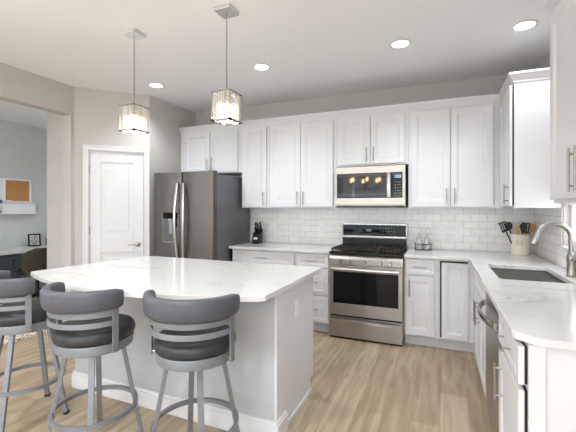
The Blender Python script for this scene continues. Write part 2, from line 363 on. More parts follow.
# ------------------------------------------------------------ crown moulding
def sweep(bm, path, prof):
    """path: XY points, profile (out, z); 'out' is to the right of the direction of travel"""
    P = [Vector(p) for p in path]; rings = []
    for i, p in enumerate(P):
        ns = []
        if i > 0: t = (P[i]-P[i-1]).normalized(); ns.append(Vector((t.y, -t.x)))
        if i < len(P)-1: t = (P[i+1]-P[i]).normalized(); ns.append(Vector((t.y, -t.x)))
        n = sum(ns, Vector((0,0))).normalized(); k = 1/max(.3, n.dot(ns[0]))
        rings.append([(p.x+n.x*o*k, p.y+n.y*o*k, z) for o, z in prof])
    return loft(bm, rings)
YU, ZU0, ZU1 = 4.09, 1.40, 2.455     # uppers: face, bottom, top
CP = [(-.004, ZU1-.012), (.006, ZU1-.012), (.010, ZU1+.006), (.016, ZU1+.012), (.034, ZU1+.045), (.042, ZU1+.052), (.042, ZU1+.068), (-.004, ZU1+.068)]
XU = .57; YE = 3.50
struct('trim_3', sweep(BM(), [(XP+.001, YU), (XU, YU), (XU, YE), (XR, YE)], CP), CAB, 0, 30)
struct('trim_4', sweep(BM(), [(XR, 2.36), (XU, 2.36), (XU, .9)], CP), CAB, 0, 30)

# ------------------------------------------------------------ cabinets
def cabinet(name, label, loc, rz, w, d, z0, z1, kick=False, group=None, t=.02):
    """local: x across the width, front at y=0, body to y=d; doors hang in front (negative y)"""
    c = thing(name, label, 'cabinet', loc, rz, group)
    bm = BM(); box(bm, .0008, w-.0008, 0, d, z0, z1); obj('body', bm, CAB, c, .0015, 0)
    if kick: obj('toe_kick', B(.0008, w-.0008, .045, d, 0, z0), KICK, c, 0, 0)
    return c
def add_door(c, x0, x1, z0, z1, hside=None, hz=None, hl=.16, t=.02, frame=.058, name='door', vertical=True):
    o = obj(name, panel_door(x0, x1, z0, z1, t, frame, y=-t-.003), CAB, c, .002, 0)
    if hside is not None:
        pull(o, hside, -t-.003, hz, hl, vertical)
    return o
def shadow_strip(c, x0, x1, z0, z1, t=.010, name='door_shadow_strip'):
    return obj(name, B(x0, x1, -t, 0, z0, z1), CABIN, c, 0, 0)  # dark-coloured strip standing in for the shadow gap round a door
def add_drawer(c, x0, x1, z0, z1, hl=.15, t=.02, frame=.03, handle=True):
    o = obj('drawer', panel_door(x0, x1, z0, z1, t, frame, dep=.004, bev=.008, y=-t-.003), CAB, c, .002, 0)
    if handle: pull(o, (x0+x1)/2, -t-.003, (z0+z1)/2, hl, False)
    return o
YF = 3.865       # base cabinet face frames
DB = YB-YF-.002
G = 'white wall cabinets'
# uppers along the back wall, left to right
DU = YB-YU-.001
c = cabinet('upper_cabinet', 'short white double-door wall cabinet above the refrigerator', (XP+.002, YU, 0), 0, -2.38-XP-.002, DU, 1.865, ZU1, group=G)
add_door(c, .075, .50, 1.88, ZU1-.03, .50-.035, 1.99); add_door(c, .515, .935, 1.88, ZU1-.03, .515+.035, 1.99)
c = cabinet('upper_cabinet', 'narrow white single-door wall cabinet beside the refrigerator', (-2.38, YU, 0), 0, .395, DU, ZU0, ZU1, group=G)
add_door(c, .03, .365, ZU0+.015, ZU1-.03, .33, ZU0+.12)
c = cabinet('upper_cabinet', 'tall white double-door wall cabinet left of the microwave', (-1.985, YU, 0), 0, .87, DU, ZU0, ZU1, group=G)
add_door(c, .03, .4275, ZU0+.015, ZU1-.03, .4275-.035, ZU0+.12); add_door(c, .433, .835, ZU0+.015, ZU1-.03, .433+.035, ZU0+.12)
c = cabinet('upper_cabinet', 'short white double-door wall cabinet directly above the microwave', (-1.115, YU, 0), 0, .80, DU, 1.875, ZU1, group=G)
add_door(c, .03, .394, 1.895, ZU1-.03, .394-.035, 2.0); add_door(c, .4, .765, 1.895, ZU1-.03, .4+.035, 2.0)
c = cabinet('upper_cabinet', 'tall white double-door wall cabinet right of the microwave', (-.315, YU, 0), 0, XU+.315, DU, ZU0, ZU1, group=G)
add_door(c, .03, .411, ZU0+.015, ZU1-.03, .411-.035, ZU0+.12); add_door(c, .417, .80, ZU0+.015, ZU1-.03, .417+.035, ZU0+.12)
# corner cabinet on the right wall: box from the back wall to YE
c = cabinet('upper_cabinet', 'white wall cabinet in the corner, its blank side panel facing the room', (XU, YB-.002, 0), -PI/2, YB-.002-YE, XR-XU-.001, ZU0, ZU1, group=G)
dd_ = add_door(c, YB-YU+.04, YB-YE-.004, ZU0+.015, ZU1-.03, YB-YE-.05, ZU0+.12)
dd_.location.y = -.010; shadow_strip(c, YB-YU+.042, YB-YE-.005, ZU0+.02, ZU1-.035, .013)
c = cabinet('upper_cabinet', 'white wall cabinet cut off by the right edge, nearest the sink window', (XU, 2.36, 0), -PI/2, 1.46, XR-XU-.001, 1.425, ZU1, group=G)
add_door(c, .02, .486, 1.445, ZU1-.03, .447, 1.565, .19); add_door(c, .492, .85, 1.445, ZU1-.03, .531, 1.565, .19)
add_door(c, .87, 1.44, 1.445, ZU1-.03, 1.40, 1.565, .19)
# base cabinets, back wall
G = 'white base cabinets'; ZB0, ZB1 = .105, .898
c = cabinet('base_cabinet', 'wide white base cabinet beside the refrigerator, one long drawer over doors', (-2.385, YF, 0), 0, .852, DB, ZB0, ZB1, True, G)
add_drawer(c, .02, .832, .735, .88); add_door(c, .02, .423, .125, .715, .385, .61); add_door(c, .429, .832, .125, .715, .467, .61)
c = cabinet('base_cabinet', 'white three-drawer base cabinet left of the range', (-1.533, YF, 0), 0, .417, DB, ZB0, ZB1, True, G)
add_drawer(c, .02, .395, .735, .88); add_drawer(c, .02, .395, .43, .715, frame=.045); add_drawer(c, .02, .395, .125, .41, frame=.045)
c = cabinet('base_cabinet', 'narrow white base cabinet right of the range, drawer over one door', (-.337, YF, 0), 0, .325, DB, ZB0, ZB1, True, G)
add_drawer(c, .018, .285, .735, .88, .13); add_door(c, .018, .285, .125, .715, .05, .595, .17)
c = cabinet('corner_cabinet', 'white corner base cabinet with one tall plain-framed door under the worktop', (-.012, YF, 0), 0, XR+.012-.002, DB, ZB0, ZB1, True, G)
add_door(c, .026, .262, .125, .864, frame=.045); shadow_strip(c, .012, .26, .125, .878, .006)
# base cabinets, right wall
XF = .303; DR = XR-XF-.002
c = cabinet('sink_cabinet', 'white base cabinet under the sink, doors facing the island', (XF, YF-.0, 0), -PI/2, YF-2.705, DR, ZB0, ZB1, True, G)
bm = BM()                                      # open-topped body so the sink bowl has room
W_ = YF-2.705; bo = [o for o in c.children if o.name.startswith('body')][0]
for q in ((0.0008, W_-.0008, 0, .02, ZB0, ZB1), (0.0008, W_-.0008, DR-.02, DR, ZB0, ZB1), (0.0008, .02, .02, DR-.02, ZB0, ZB1), (W_-.02, W_-.0008, .02, DR-.02, ZB0, ZB1), (.02, W_-.02, .02, DR-.02, ZB0, ZB0+.02)): box(bm, *q)
bmesh.ops.recalc_face_normals(bm, faces=bm.faces); bm.to_mesh(bo.data); bm.free()
add_drawer(c, YF-3.50, YF-2.725, .735, .88, handle=False); add_door(c, YF-3.50, YF-3.126, .125, .715); add_door(c, YF-3.12, YF-2.725, .125, .715, YF-3.07, .595, .17)
ob = [o for o in c.children if o.name.startswith('door')][-2]; pull(ob, YF-3.175, -.023, .595, .17)
c = cabinet('base_cabinet', 'white base cabinet at the near end of the worktop, drawer over one door', (XF, 2.098, 0), -PI/2, .518, DR, ZB0, ZB1, True, G)
for o_ in (add_drawer(c, .016, .511, .735, .88, .22), add_door(c, .016, .511, .125, .715, .135, .575, .18)): o_.location.y = -.008
shadow_strip(c, .018, .509, .74, .875, .011); shadow_strip(c, .018, .509, .13, .71, .011)
c = tag(obj('end_panel', box(B(XF-.003, XR-.001, 1.562, 1.579, .0, ZB1), XF-.003, XF+.05, 1.556, 1.562, 0, ZB1), CAB, None, .0015, 0), 'plain white end panel closing the near end of the base cabinets', 'panel')

# ------------------------------------------------------------ worktops
ZT0, ZT1 = .90, .93
XW = .256; YW = 3.812
tag(obj('worktop', prism(BM(), [(-2.405, YW), (-1.119, YW), (-1.119, YB-.009), (-2.405, YB-.009)], ZT0, ZT1), QUARTZ, None, .003, 0), 'white quartz worktop between the refrigerator and the range', 'worktop', 'quartz worktops')
SX0, SX1, SY0, SY1 = .365, .775, 2.75, 3.435
bm = BM()
out = [(-.333, YW), (XW, YW), (XW, 1.625), (.265, 1.603), (.302, 1.567), (.33, 1.548), (.36, 1.545), (XR-.009, 1.545), (XR-.009, YB-.009), (-.333, YB-.009)]
hole = []
for (cx, cy, a) in ((SX0+.02, SY0+.02, 180), (SX1-.02, SY0+.02, 270), (SX1-.02, SY1-.02, 0), (SX0+.02, SY1-.02, 90)):
    for k in range(4): t = math.radians(a+30*k); hole.append((cx+.02*math.cos(t), cy+.02*math.sin(t)))
def holed(bm, out, hole, z0, z1):
    es = []; top = []
    for loop in (out, hole):
        vs = [bm.verts.new((x, y, z1)) for x, y in loop]; top.append(vs)
        for i in range(len(vs)): es.append(bm.edges.new((vs[i], vs[(i+1) % len(vs)])))
    r = bmesh.ops.triangle_fill(bm, use_beauty=True, use_dissolve=False, edges=es)
    fs = [f for f in r['geom'] if isinstance(f, bmesh.types.BMFace)]
    e = bmesh.ops.extrude_face_region(bm, geom=fs); vv = [g for g in e['geom'] if isinstance(g, bmesh.types.BMVert)]
    bmesh.ops.translate(bm, verts=vv, vec=(0, 0, z0-z1)); return bm
tag(obj('worktop', holed(bm, out, hole, ZT0, ZT1), QUARTZ, None, .003, 0), 'L-shaped white quartz worktop holding the sink, right of the range', 'worktop', 'quartz worktops')

# ------------------------------------------------------------ island
IX0, IX1, IY0, IY1 = -2.64, -.91, 1.95, 2.66
isl = thing('kitchen_island', 'long kitchen island with pale grey seating side and white end panel', 'island', ((IX0+IX1)/2, (IY0+IY1)/2, 0))
ox, oy = isl.location.x, isl.location.y
def IB(x0, x1, y0, y1, z0, z1, bm=None): return box(bm or BM(), x0-ox, x1-ox, y0-oy, y1-oy, z0, z1)
obj('body', IB(IX0+.02, IX1-.02, IY0+.12, IY1, .105, ZB1), CAB, isl, .001, 0)
obj('toe_kick', IB(IX0+.02, IX1-.02, IY0+.12, IY1-.06, 0, .105), KICK, isl, 0, 0)
o = obj('back_panel', IB(IX0, IX1, IY0, IY0+.12, 0, ZB1), ISL, isl, .001, 0); o['label'] = 'pale grey painted seating side'
bm = IB(IX1, IX1+.014, IY0-.002, IY0+.13, .0, ZB1); obj('corner_pilaster', bm, CAB, isl, .001, 0)
obj('end_panel', IB(IX1-.02, IX1, IY0+.12, IY1, .105, ZB1, IB(IX1-.02, IX1, IY0+.12, IY1-.06, 0, .105)), CAB, isl, .001, 0)
obj('end_panel', IB(IX0, IX0+.02, IY0+.12, IY1, .0, ZB1), CAB, isl, .001, 0)
bm = BM(); h = .125
for q in ((IX0-.015, IX1+.029, IY0-.015, IY0, 0, h-.02), (IX0-.009, IX1+.023, IY0-.009, IY0, h-.02, h),
          (IX1+.014, IX1+.029, IY0-.0, IY0+.14, 0, h-.02), (IX1+.014, IX1+.023, IY0, IY0+.13, h-.02, h),
          (IX0-.015, IX0, IY0, IY1-.06, 0, h-.02), (IX0-.009, IX0, IY0, IY1-.06, h-.02, h)): IB(*q, bm)
IB(IX1, IX1+.012, IY0+.13, IY1-.06, 0, .03, bm)
obj('baseboard', bm, TRIM, isl, .001, 0)
# working side doors (face the range)
for k in range(3):
    x0 = IX0-ox+.06+k*.54; 
    bmd = panel_door(-.25, .25, .125, .715, y=-.023); bmd.transform(Matrix.Translation((x0+.27, IY1-oy, 0)) @ Matrix.Rotation(PI, 4, 'Z')); dd = obj('door', bmd, CAB, isl, .002, 0)
    bmh = BM(); tube(bmh, [(x0+.07, IY1-oy+.057, .52), (x0+.07, IY1-oy+.057, .68)], .006, 8); tube(bmh, [(x0+.07, IY1-oy+.023, .54), (x0+.07, IY1-oy+.057, .54)], .005, 8); tube(bmh, [(x0+.07, IY1-oy+.023, .66), (x0+.07, IY1-oy+.057, .66)], .005, 8)
    obj('handle', bmh, NICKEL, dd)
    bmd = panel_door(-.25, .25, .735, .88, frame=.03, y=-.023); bmd.transform(Matrix.Translation((x0+.27, IY1-oy, 0)) @ Matrix.Rotation(PI, 4, 'Z')); obj('drawer', bmd, CAB, isl, .002, 0)
# bowed top
pts = [(-.862, 2.735), (-2.56, 2.735), (-2.63, 2.715), (-2.665, 2.66), (-2.79, 1.72)]
x0, x1 = -2.79, -.862
import itertools
yA, yB_, sag = 1.70, 1.695, .20
for k in range(0, 25):
    t = k/24; x = -2.77+( -.90+2.77)*t; pts.append((x, yA*(1-t)+yB_*t - sag*(1-(2*t-1)**2)))
pts += [(-.862, 1.73)]
tag(obj('island_worktop', prism(BM(), pts, ZT0, ZT1), QUARTZ, None, .003, 0), 'white quartz island top with a bowed seating edge', 'worktop')

# ------------------------------------------------------------ refrigerator
FX0, FX1 = -3.312, -2.412; FW = FX1-FX0; FZ = 1.80
fr = thing('refrigerator', 'dark stainless french-door refrigerator with ice and water dispenser', 'refrigerator', (FX0, 3.50, 0))
obj('body', box(B(0, FW, .075, .86, .03, FZ), .02, FW-.02, .1, .8, 0, .03), FRSIDE, fr, .004, 0)
def rdoor(x0, x1, z0, z1, y0=0, y1=.07, rr=.02):
    n = 5; pr = [(x0, y1)]
    for k in range(n): a = PI+PI/2*k/(n-1); pr.append((x0+rr+rr*math.cos(a), y0+rr+rr*math.sin(a)))
    for k in range(n): a = 1.5*PI+PI/2*k/(n-1); pr.append((x1-rr+rr*math.cos(a), y0+rr+rr*math.sin(a)))
    pr.append((x1, y1)); return prism(BM(), pr, z0, z1)
xm = .442
ld = obj('door', rdoor(.004, xm-.003, .76, FZ+.035), STEELD, fr, .002, 30)
rd = obj('door', rdoor(xm+.003, FW-.004, .76, FZ+.035), STEELD, fr, .002, 30)
fd = obj('freezer_drawer', rdoor(.004, FW-.004, .05, .75), STEELD, fr, .002, 30)
for s, par in ((-1, ld), (1, rd)):
    bm = BM(); x = xm+s*.045; P = []
    for k in range(13): t = k/12; z = .80+.90*t; P.append((x-s*.0+s*.018*math.sin(PI*t), -.028-.036*math.sin(PI*t), z))
    rings = []
    for q in P: rings.append([(q[0]+a*.016, q[1]+b*.008, q[2]) for a, b in ((-1,-.4),(-.5,-1),(.5,-1),(1,-.4),(1,1),(-1,1))])
    loft(bm, rings)
    for z in (.815, 1.685): box(bm, x-.014, x+.014, -.03, .003, z-.015, z+.015)
    obj('handle', bm, STEELH, par, 0, 40)
bm = BM(); tube(bm, [(.08, -.055, .68), (FW-.08, -.055, .68)], .013, 10)
for x in (.12, FW-.12): tube(bm, [(x, -.055, .68), (x, .002, .68)], .01, 8)
obj('handle', bm, STEELH, fd)
# dispenser on the left door
bm = BM(); dx0, dx1, dz0, dz1 = .165, .39, .985, 1.345
for q in ((dx0-.008, dx0, dz0-.008, dz1), (dx1, dx1+.008, dz0-.008, dz1), (dx0, dx1, dz0-.008, dz0)): box(bm, q[0], q[1], -.006, .002, q[2], q[3])
disp = obj('dispenser', bm, STEELH, ld, .001, 0)
obj('control_panel', B(dx0, dx1, -.010, .004, dz1-.075, dz1), BLKGL, ld, .002, 0)
obj('dispenser_recess', B(dx0, dx1, -.0015, .004, dz0, dz1-.075), FRSIDE, ld, 0, 0)
bm = BM(); box(bm, dx0+.085, dx0+.14, -.018, .0, dz1-.105, dz1-.075); box(bm, dx0+.09, dx0+.135, -.008, .0, dz0+.1, dz1-.105); box(bm, dx0+.02, dx1-.02, -.02, .0, dz0, dz0+.012)
obj('paddle', bm, STEELH, ld, .002, 0)
bm = BM(); box(bm, dx0+.14, dx1-.01, -.006, -.0014, dz1-.18, dz1-.076); obj('nozzle_shroud', bm, BLACK, ld, .002, 0)
for x in (.05, xm-.04, xm+.04, FW-.07):
    obj('hinge_cover', B(x-.03, x+.03, .03, .14, FZ, FZ+.03 if x > .1 and x < .8 else FZ+.045), FRSIDE, fr, .004, 0)

# ------------------------------------------------------------ range
RX = -1.110; RW = .768
rg = thing('gas_range', 'stainless steel gas range with black cooktop and oven window', 'range', (RX, 3.775, 0))
obj('body', B(0, RW, .045, .60, .05, .905), STEEL, rg, .002, 0)
obj('plinth', B(.01, RW-.01, .02, .55, 0, .05), BLACK, rg, 0, 0)
obj('cooktop', box(B(.0, RW, .01, .55, .905, .925), .012, RW-.012, .02, .54, .925, .93), BLACK, rg, .004, 0)
# front control panel
bm = loft(BM(), [[(x, .0, .80), (x, .0, .855), (x, .035, .905), (x, .06, .905), (x, .06, .80)] for x in (0, RW)])
cp = obj('control_panel', bm, STEEL, rg, .002, 0)
for x in (.125, .225, .385, .545, .643):
    bm = BM(); lathe(bm, [(.0,0),(.024,0),(.024,.006),(.019,.009),(.0175,.03),(.015,.034),(0,.034)], 20)
    box(bm, -.003, .003, -.018, .018, .033, .038)
    bmesh.ops.rotate(bm, verts=bm.verts, matrix=Matrix.Rotation(PI/2, 3, 'X'))
    bmesh.ops.translate(bm, verts=bm.verts, vec=(x, .001, .832)); obj('knob', bm, STEELH, rg)
# oven door
od = obj('oven_door', box(box(box(box(B(.006, .045, 0, .045, .255, .79), RW-.045, RW-.006, 0, .045, .255, .79), .045, RW-.045, 0, .045, .72, .79), .045, RW-.045, 0, .045, .255, .38), .04, RW-.04, .02, .045, .37, .73), STEEL, rg, .002, 0)
obj('oven_window', B(.0455, RW-.0455, .003, .02, .3805, .7195), BLKGL, od, .001, 0)
bm = BM(); P = [(.035+(RW-.07)*k/16, -.05-.012*math.sin(PI*k/16), .752) for k in range(17)]
loft(bm, [[(x, y+a*.010, z+b*.018) for a, b in ((-1,-.6),(-1,.6),(-.4,1),(1,1),(1,-1),(-.4,-1))] for x, y, z in P])
for x in (.05, RW-.05): box(bm, x-.014, x+.014, -.045, .002, .742, .762)
obj('handle', bm, STEELH, od, 0, 40)
obj('brand_badge', B(RW/2-.03, RW/2+.03, -.0015, .001, .325, .335), GREYM, od, 0, 0)
dr = obj('warming_drawer', B(.006, RW-.006, 0, .045, .022, .235), STEEL, rg, .002, 0)
bm = BM(); P = [(.02+(RW-.04)*k/16, -.012-.03*math.sin(PI*k/16), .205) for k in range(17)]
loft(bm, [[(x, y+a*.007, z+b*.018) for a, b in ((-1,-.8),(-1,.8),(1,1),(1,-1))] for x, y, z in P]); 
for x in (.03, RW-.03): box(bm, x-.012, x+.012, -.016, .001, .192, .218)
obj('handle', bm, STEELH, dr, 0, 40)
obj('gap', B(.01, RW-.01, .02, .045, .235, .255), BLACK, rg, 0, 0)
# backguard
bgd = obj('backguard', box(box(B(.0, RW, .56, .61, .905, 1.21), .0, .018, .545, .56, 1.05, 1.212), RW-.018, RW, .545, .56, 1.05, 1.212), STEEL, rg, .003, 0)
obj('trim_bar', box(B(.018, RW-.018, .545, .56, 1.05, 1.068), .018, RW-.018, .545, .56, 1.20, 1.212), STEELH, bgd, .001, 0)
obj('display_panel', B(.018, RW-.018, .548, .56, 1.068, 1.20), BLKGL, bgd, .001, 0)
obj('lower_panel', B(.01, RW-.01, .552, .56, .93, 1.045), BLACK, bgd, .001, 0)
for i in range(6):
    for j in range(3): obj('touch_button', B(.46+i*.03, .472+i*.03, .5465, .549, 1.09+j*.034, 1.097+j*.034), GREYM, bgd, 0, 0)
obj('clock_display', B(.30, .36, .5465, .549, 1.12, 1.15), FRSIDE, bgd, 0, 0)
# grates and burners
for k, (gx0, gx1) in enumerate(((.015, .262), (.267, .501), (.506, .753))):
    bm = BM(); z0, z1 = .952, .966; y0, y1 = .035, .515
    for q in ((gx0, gx1, y0, y0+.012), (gx0, gx1, y1-.012, y1), (gx0, gx0+.012, y0, y1), (gx1-.012, gx1, y0, y1), (gx0, gx1, (y0+y1)/2-.006, (y0+y1)/2+.006)): box(bm, q[0], q[1], q[2], q[3], z0, z1)
    for i in range(1, 6): x = gx0+(gx1-gx0)*i/6; box(bm, x-.004, x+.004, y0, y1, z0+.002, z1)
    for (x, y) in ((gx0+.01, y0+.01), (gx1-.01, y0+.01), (gx0+.01, y1-.01), (gx1-.01, y1-.01)): box(bm, x-.007, x+.007, y-.007, y+.007, .928, z0)
    obj('grate', bm, IRON, rg, .001, 0)
for (x, y, r) in ((.14, .15, .045), (.14, .40, .036), (.384, .275, .05), (.63, .15, .04), (.63, .40, .036)):
    obj('burner', lathe(BM(), [(0,.928),(r*1.25,.928),(r*1.25,.934),(r,.936),(r,.944),(r*.9,.947),(0,.947)], 24, (x, y, 0)), IRON, rg)

# ------------------------------------------------------------ microwave
mw = thing('microwave', 'stainless over-the-range microwave with dark glass door', 'microwave', (-1.102, 4.0, 1.425)); MW = .764; MH = .435
obj('body', B(0, MW, .03, .415, .0, MH), STEEL, mw, .002, 0)
obj('vent_grille', B(.02, MW-.02, .0, .35, -.012, .002), BLACK, mw, 0, 0)
f = obj('door', box(box(box(B(0, MW, 0, .03, MH-.075, MH), 0, MW, 0, .03, 0.012, .085), 0, .018, 0, .03, .085, MH-.075), MW-.03, MW, 0, .03, .085, MH-.075), STEEL, mw, .002, 0)
obj('door_glass', B(.018, .60, .003, .03, .085, MH-.075), BLKGL, f, .001, 0)
obj('window_screen', B(.085, .57, .0015, .004, .11, MH-.125), mat('oven_screen', (30, 27, 25), .04, noise=.15, nscale=220), f, 0, 0)
kp = obj('keypad', B(.60, MW-.03, .002, .03, .085, MH-.075), BLKGL, mw, .001, 0)
for i in range(3):
    for j in range(6): obj('keypad_button', B(.655+i*.024, .668+i*.024, .0005, .0025, .1+j*.03, .109+j*.03), GREYM, kp, 0, 0)
obj('clock_display', B(.655, .722, .0005, .003, .298, .332), BULBC2, kp, 0, 0)
bm = BM(); loft(bm, [[(.600+a*.022, -.038-.01*math.sin(PI*k/10)+b*.008, .09+.265*k/10) for a, b in ((-1,-.3),(-.5,-1),(.5,-1),(1,-.3),(1,1),(-1,1))] for k in range(11)])
for z in (.105, .34): box(bm, .588, .612, -.034, .004, z-.01, z+.01)
obj('handle', bm, STEELH, f, 0, 40)
obj('brand_badge', B(MW/2-.012, MW/2+.012, -.001, .001, MH-.042, MH-.030), GREYM, f, 0, 0)

# ------------------------------------------------------------ dishwasher
dw = thing('dishwasher', 'stainless dishwasher with a bowed bar handle under the worktop', 'dishwasher', (XF+.005, 2.70, 0), -PI/2); DWW = .60
obj('body', B(.002, DWW-.002, 0, .57, .10, .893), FRSIDE, dw, .001, 0)
obj('toe_panel', B(.002, DWW-.002, .05, .5, 0, .10), BLACK, dw, 0, 0)
f = obj('door', B(.002, DWW-.002, -.03, 0, .115, .875), STEEL, dw, .004, 0)
obj('control_strip', B(.002, DWW-.002, -.03, 0, .877, .893), BLKGL, dw, .002, 0)
bm = BM(); P = [(.035+(DWW-.07)*k/16, -.044-.052*math.sin(PI*k/16)**.8, .785) for k in range(17)]
loft(bm, [[(x, y+a*.008, z+b*.017) for a, b in ((-1,-.6),(-1,.6),(-.4,1),(1,1),(1,-1),(-.4,-1))] for x, y, z in P])
for x in (.045, DWW-.045): box(bm, x-.012, x+.012, -.045, -.028, .776, .804)
obj('handle', bm, STEELH, f, 0, 40)

# ------------------------------------------------------------ sink, faucet
sk = thing('kitchen_sink', 'undermount stainless steel sink bowl set in the worktop', 'sink', ((SX0+SX1)/2, (SY0+SY1)/2, .70))
hx, hy = (SX1-SX0)/2, (SY1-SY0)/2
def rrect(ax, ay, r, z, n=5):
    P = []
    for (cx, cy, a) in ((ax-r, ay-r, 0), (-ax+r, ay-r, 90), (-ax+r, -ay+r, 180), (ax-r, -ay+r, 270)):
        for k in range(n): t = math.radians(a+90*k/(n-1)); P.append((cx+r*math.cos(t), cy+r*math.sin(t), z))
    return P
SINKM = mat('sink_steel', (104, 101, 98), .45, 1, noise=.05, nscale=40, rn=.05)
bm = loft(BM(), [rrect(hx+.015, hy+.015, .03, .19), rrect(hx+.015, hy+.015, .03, .199), rrect(hx+.001, hy+.001, .022, .199), rrect(hx-.002, hy-.002, .025, .19), rrect(hx-.008, hy-.008, .04, .03),
                 rrect(hx-.035, hy-.035, .04, .006), rrect(.05, .05, .045, .002)])
obj('bowl', bm, SINKM, sk, 0, 50)
obj('drain', lathe(BM(), [(0,.0025),(.042,.0025),(.044,.006),(.036,.007),(.03,.005),(0,.004)], 24), CHROME, sk)
fc = thing('kitchen_faucet', 'brushed nickel gooseneck faucet with pull-down spray head behind the sink', 'faucet', (.838, 3.06, .93), 0)
obj('base', lathe(BM(), [(0,0),(.030,0),(.031,.004),(.028,.01),(.027,.05),(.024,.085),(.028,.105),(.029,.13),(.022,.15),(.016,.165),(0,.165)], 28), NICKEL, fc)
R_ = .1; top = .265
P = [(0, 0, .16), (0, 0, top)]
for k in range(1, 15): a = PI*k/14*.93; P.append((-R_+R_*math.cos(a), 0, top+R_*math.sin(a)*.93))
for q in P: pass
obj('spout', tube(BM(), P, .0165, 14), NICKEL, fc)
e = Vector(P[-1]); dd = (Vector(P[-1])-Vector(P[-2])).normalized(); u = [e-dd*.004, e+dd*.025, e+dd*.065, e+dd*.078]
obj('spray_head', tube(BM(), u, [.0175, .020, .025, .023], 16), NICKEL, fc)
obj('spray_nozzle', tube(BM(), [u[3]-dd*.001, u[3]+dd*.004], [.017, .016], 14), BLACK, fc)
obj('lever', tube(BM(), [(.0,-.02,.115), (.0,-.045,.12), (.01,-.056,.15), (.015,-.062,.225)], [.011,.011,.0075,.006], 10), NICKEL, fc)

# ------------------------------------------------------------ crock and utensils
CRX, CRY = .752, 4.29
ck = thing('utensil_crock', 'cream ceramic crock in the worktop corner, filled with utensils', 'crock', (CRX, CRY, .93))
obj('pot', lathe(BM(), [(0,0),(.078,0),(.083,.006),(.084,.19),(.087,.196),(.087,.205),(.080,.205),(.078,.196),(.077,.012),(0,.012)], 40), CREAM, ck)
# raised grey lettering (O L) facing the room, following the wall of the crock
bm = BM()
def onpot(a, z): return (math.sin(a)*.0848, -math.cos(a)*.0848, z)
vw = math.atan2(-CRX, CRY)                     # towards the viewer side
for (ac, kind) in ((vw-.27, 'O'), (vw+.10, 'L'), ):
    if kind == 'O': tube(bm, [onpot(ac+.13*math.cos(t), .125+.026*math.sin(t)) for t in [2*PI*k/14 for k in range(14)]], .0022, 6, True)
    else: tube(bm, [onpot(ac, .152), onpot(ac, .10), onpot(ac+.16, .10), onpot(ac+.19, .112)], .0022, 6)
obj('lettering', bm, GREYM, ck)
def utensil(kind, dxy, lean, az, m, label, group, h=.33):
    o = thing('cooking_' + kind, label, 'utensil', (CRX+dxy[0], CRY+dxy[1], .944), az, group)
    t = Vector((math.sin(lean), 0, math.cos(lean)))
    hm = tube(BM(), [t*0, t*(h-.09)], [.006, .006], 8)
    head = BM(); S = h-.095; F = lambda u, w, k: t*(S+u) + Vector((0, k, 0)) + Vector((math.cos(lean), 0, -math.sin(lean)))*w
    if kind == 'spoon':
        loft(head, [[F(u, w*math.cos(a), .004*math.sin(a)+.006*(u/.09)*(1-u/.09)) for a in [2*PI*i/12 for i in range(12)]] for u, w in ((0,.006),(.015,.016),(.035,.027),(.055,.029),(.075,.023),(.09,.008))])
    elif kind == 'spatula':
        for i in range(4):
            w = -.033+i*.0185; loft(head, [[F(u, w+a*.006, b*.0025) for a, b in ((-1,-1),(1,-1),(1,1),(-1,1))] for u in (.01, .1)])
        for u0, u1 in ((0, .02), (.092, .105)): loft(head, [[F(u, a*.035, b*.003) for a, b in ((-1,-1),(1,-1),(1,1),(-1,1))] for u in (u0, u1)])
    else:
        loft(head, [[F(u, w*math.cos(a), .012*math.sin(a)) for a in [2*PI*i/12 for i in range(12)]] for u, w in ((0,.008),(.02,.03),(.05,.036),(.075,.030),(.085,.012))])
    obj('shaft', hm, m, o); obj('head', head, m, o); return o
utensil('spatula', (-.035, -.02), .42, PI+.1, PLASTB, 'black slotted spatula leaning furthest left in the cream crock', 'utensils in the crock', .33)
utensil('ladle', (-.03, .02), .25, PI-.3, PLASTB, 'black ladle behind the slotted spatula in the crock', 'utensils in the crock', .33)
utensil('spoon', (-.01, -.045), .10, PI+.5, WOODU, 'pale wooden spoon leaning at the front of the crock', 'utensils in the crock', .285)
utensil('ladle', (.005, .0), .08, .2, PLASTB, 'black ladle upright in the middle of the crock', 'utensils in the crock', .31)
utensil('spatula', (.02, -.02), .10, -.4, PLASTB, 'black slotted spatula upright right of the middle of the crock', 'utensils in the crock', .30)
utensil('spoon', (.035, .01), .26, .0, GOLDW, 'golden wooden spoon leaning right in the crock', 'utensils in the crock', .315)

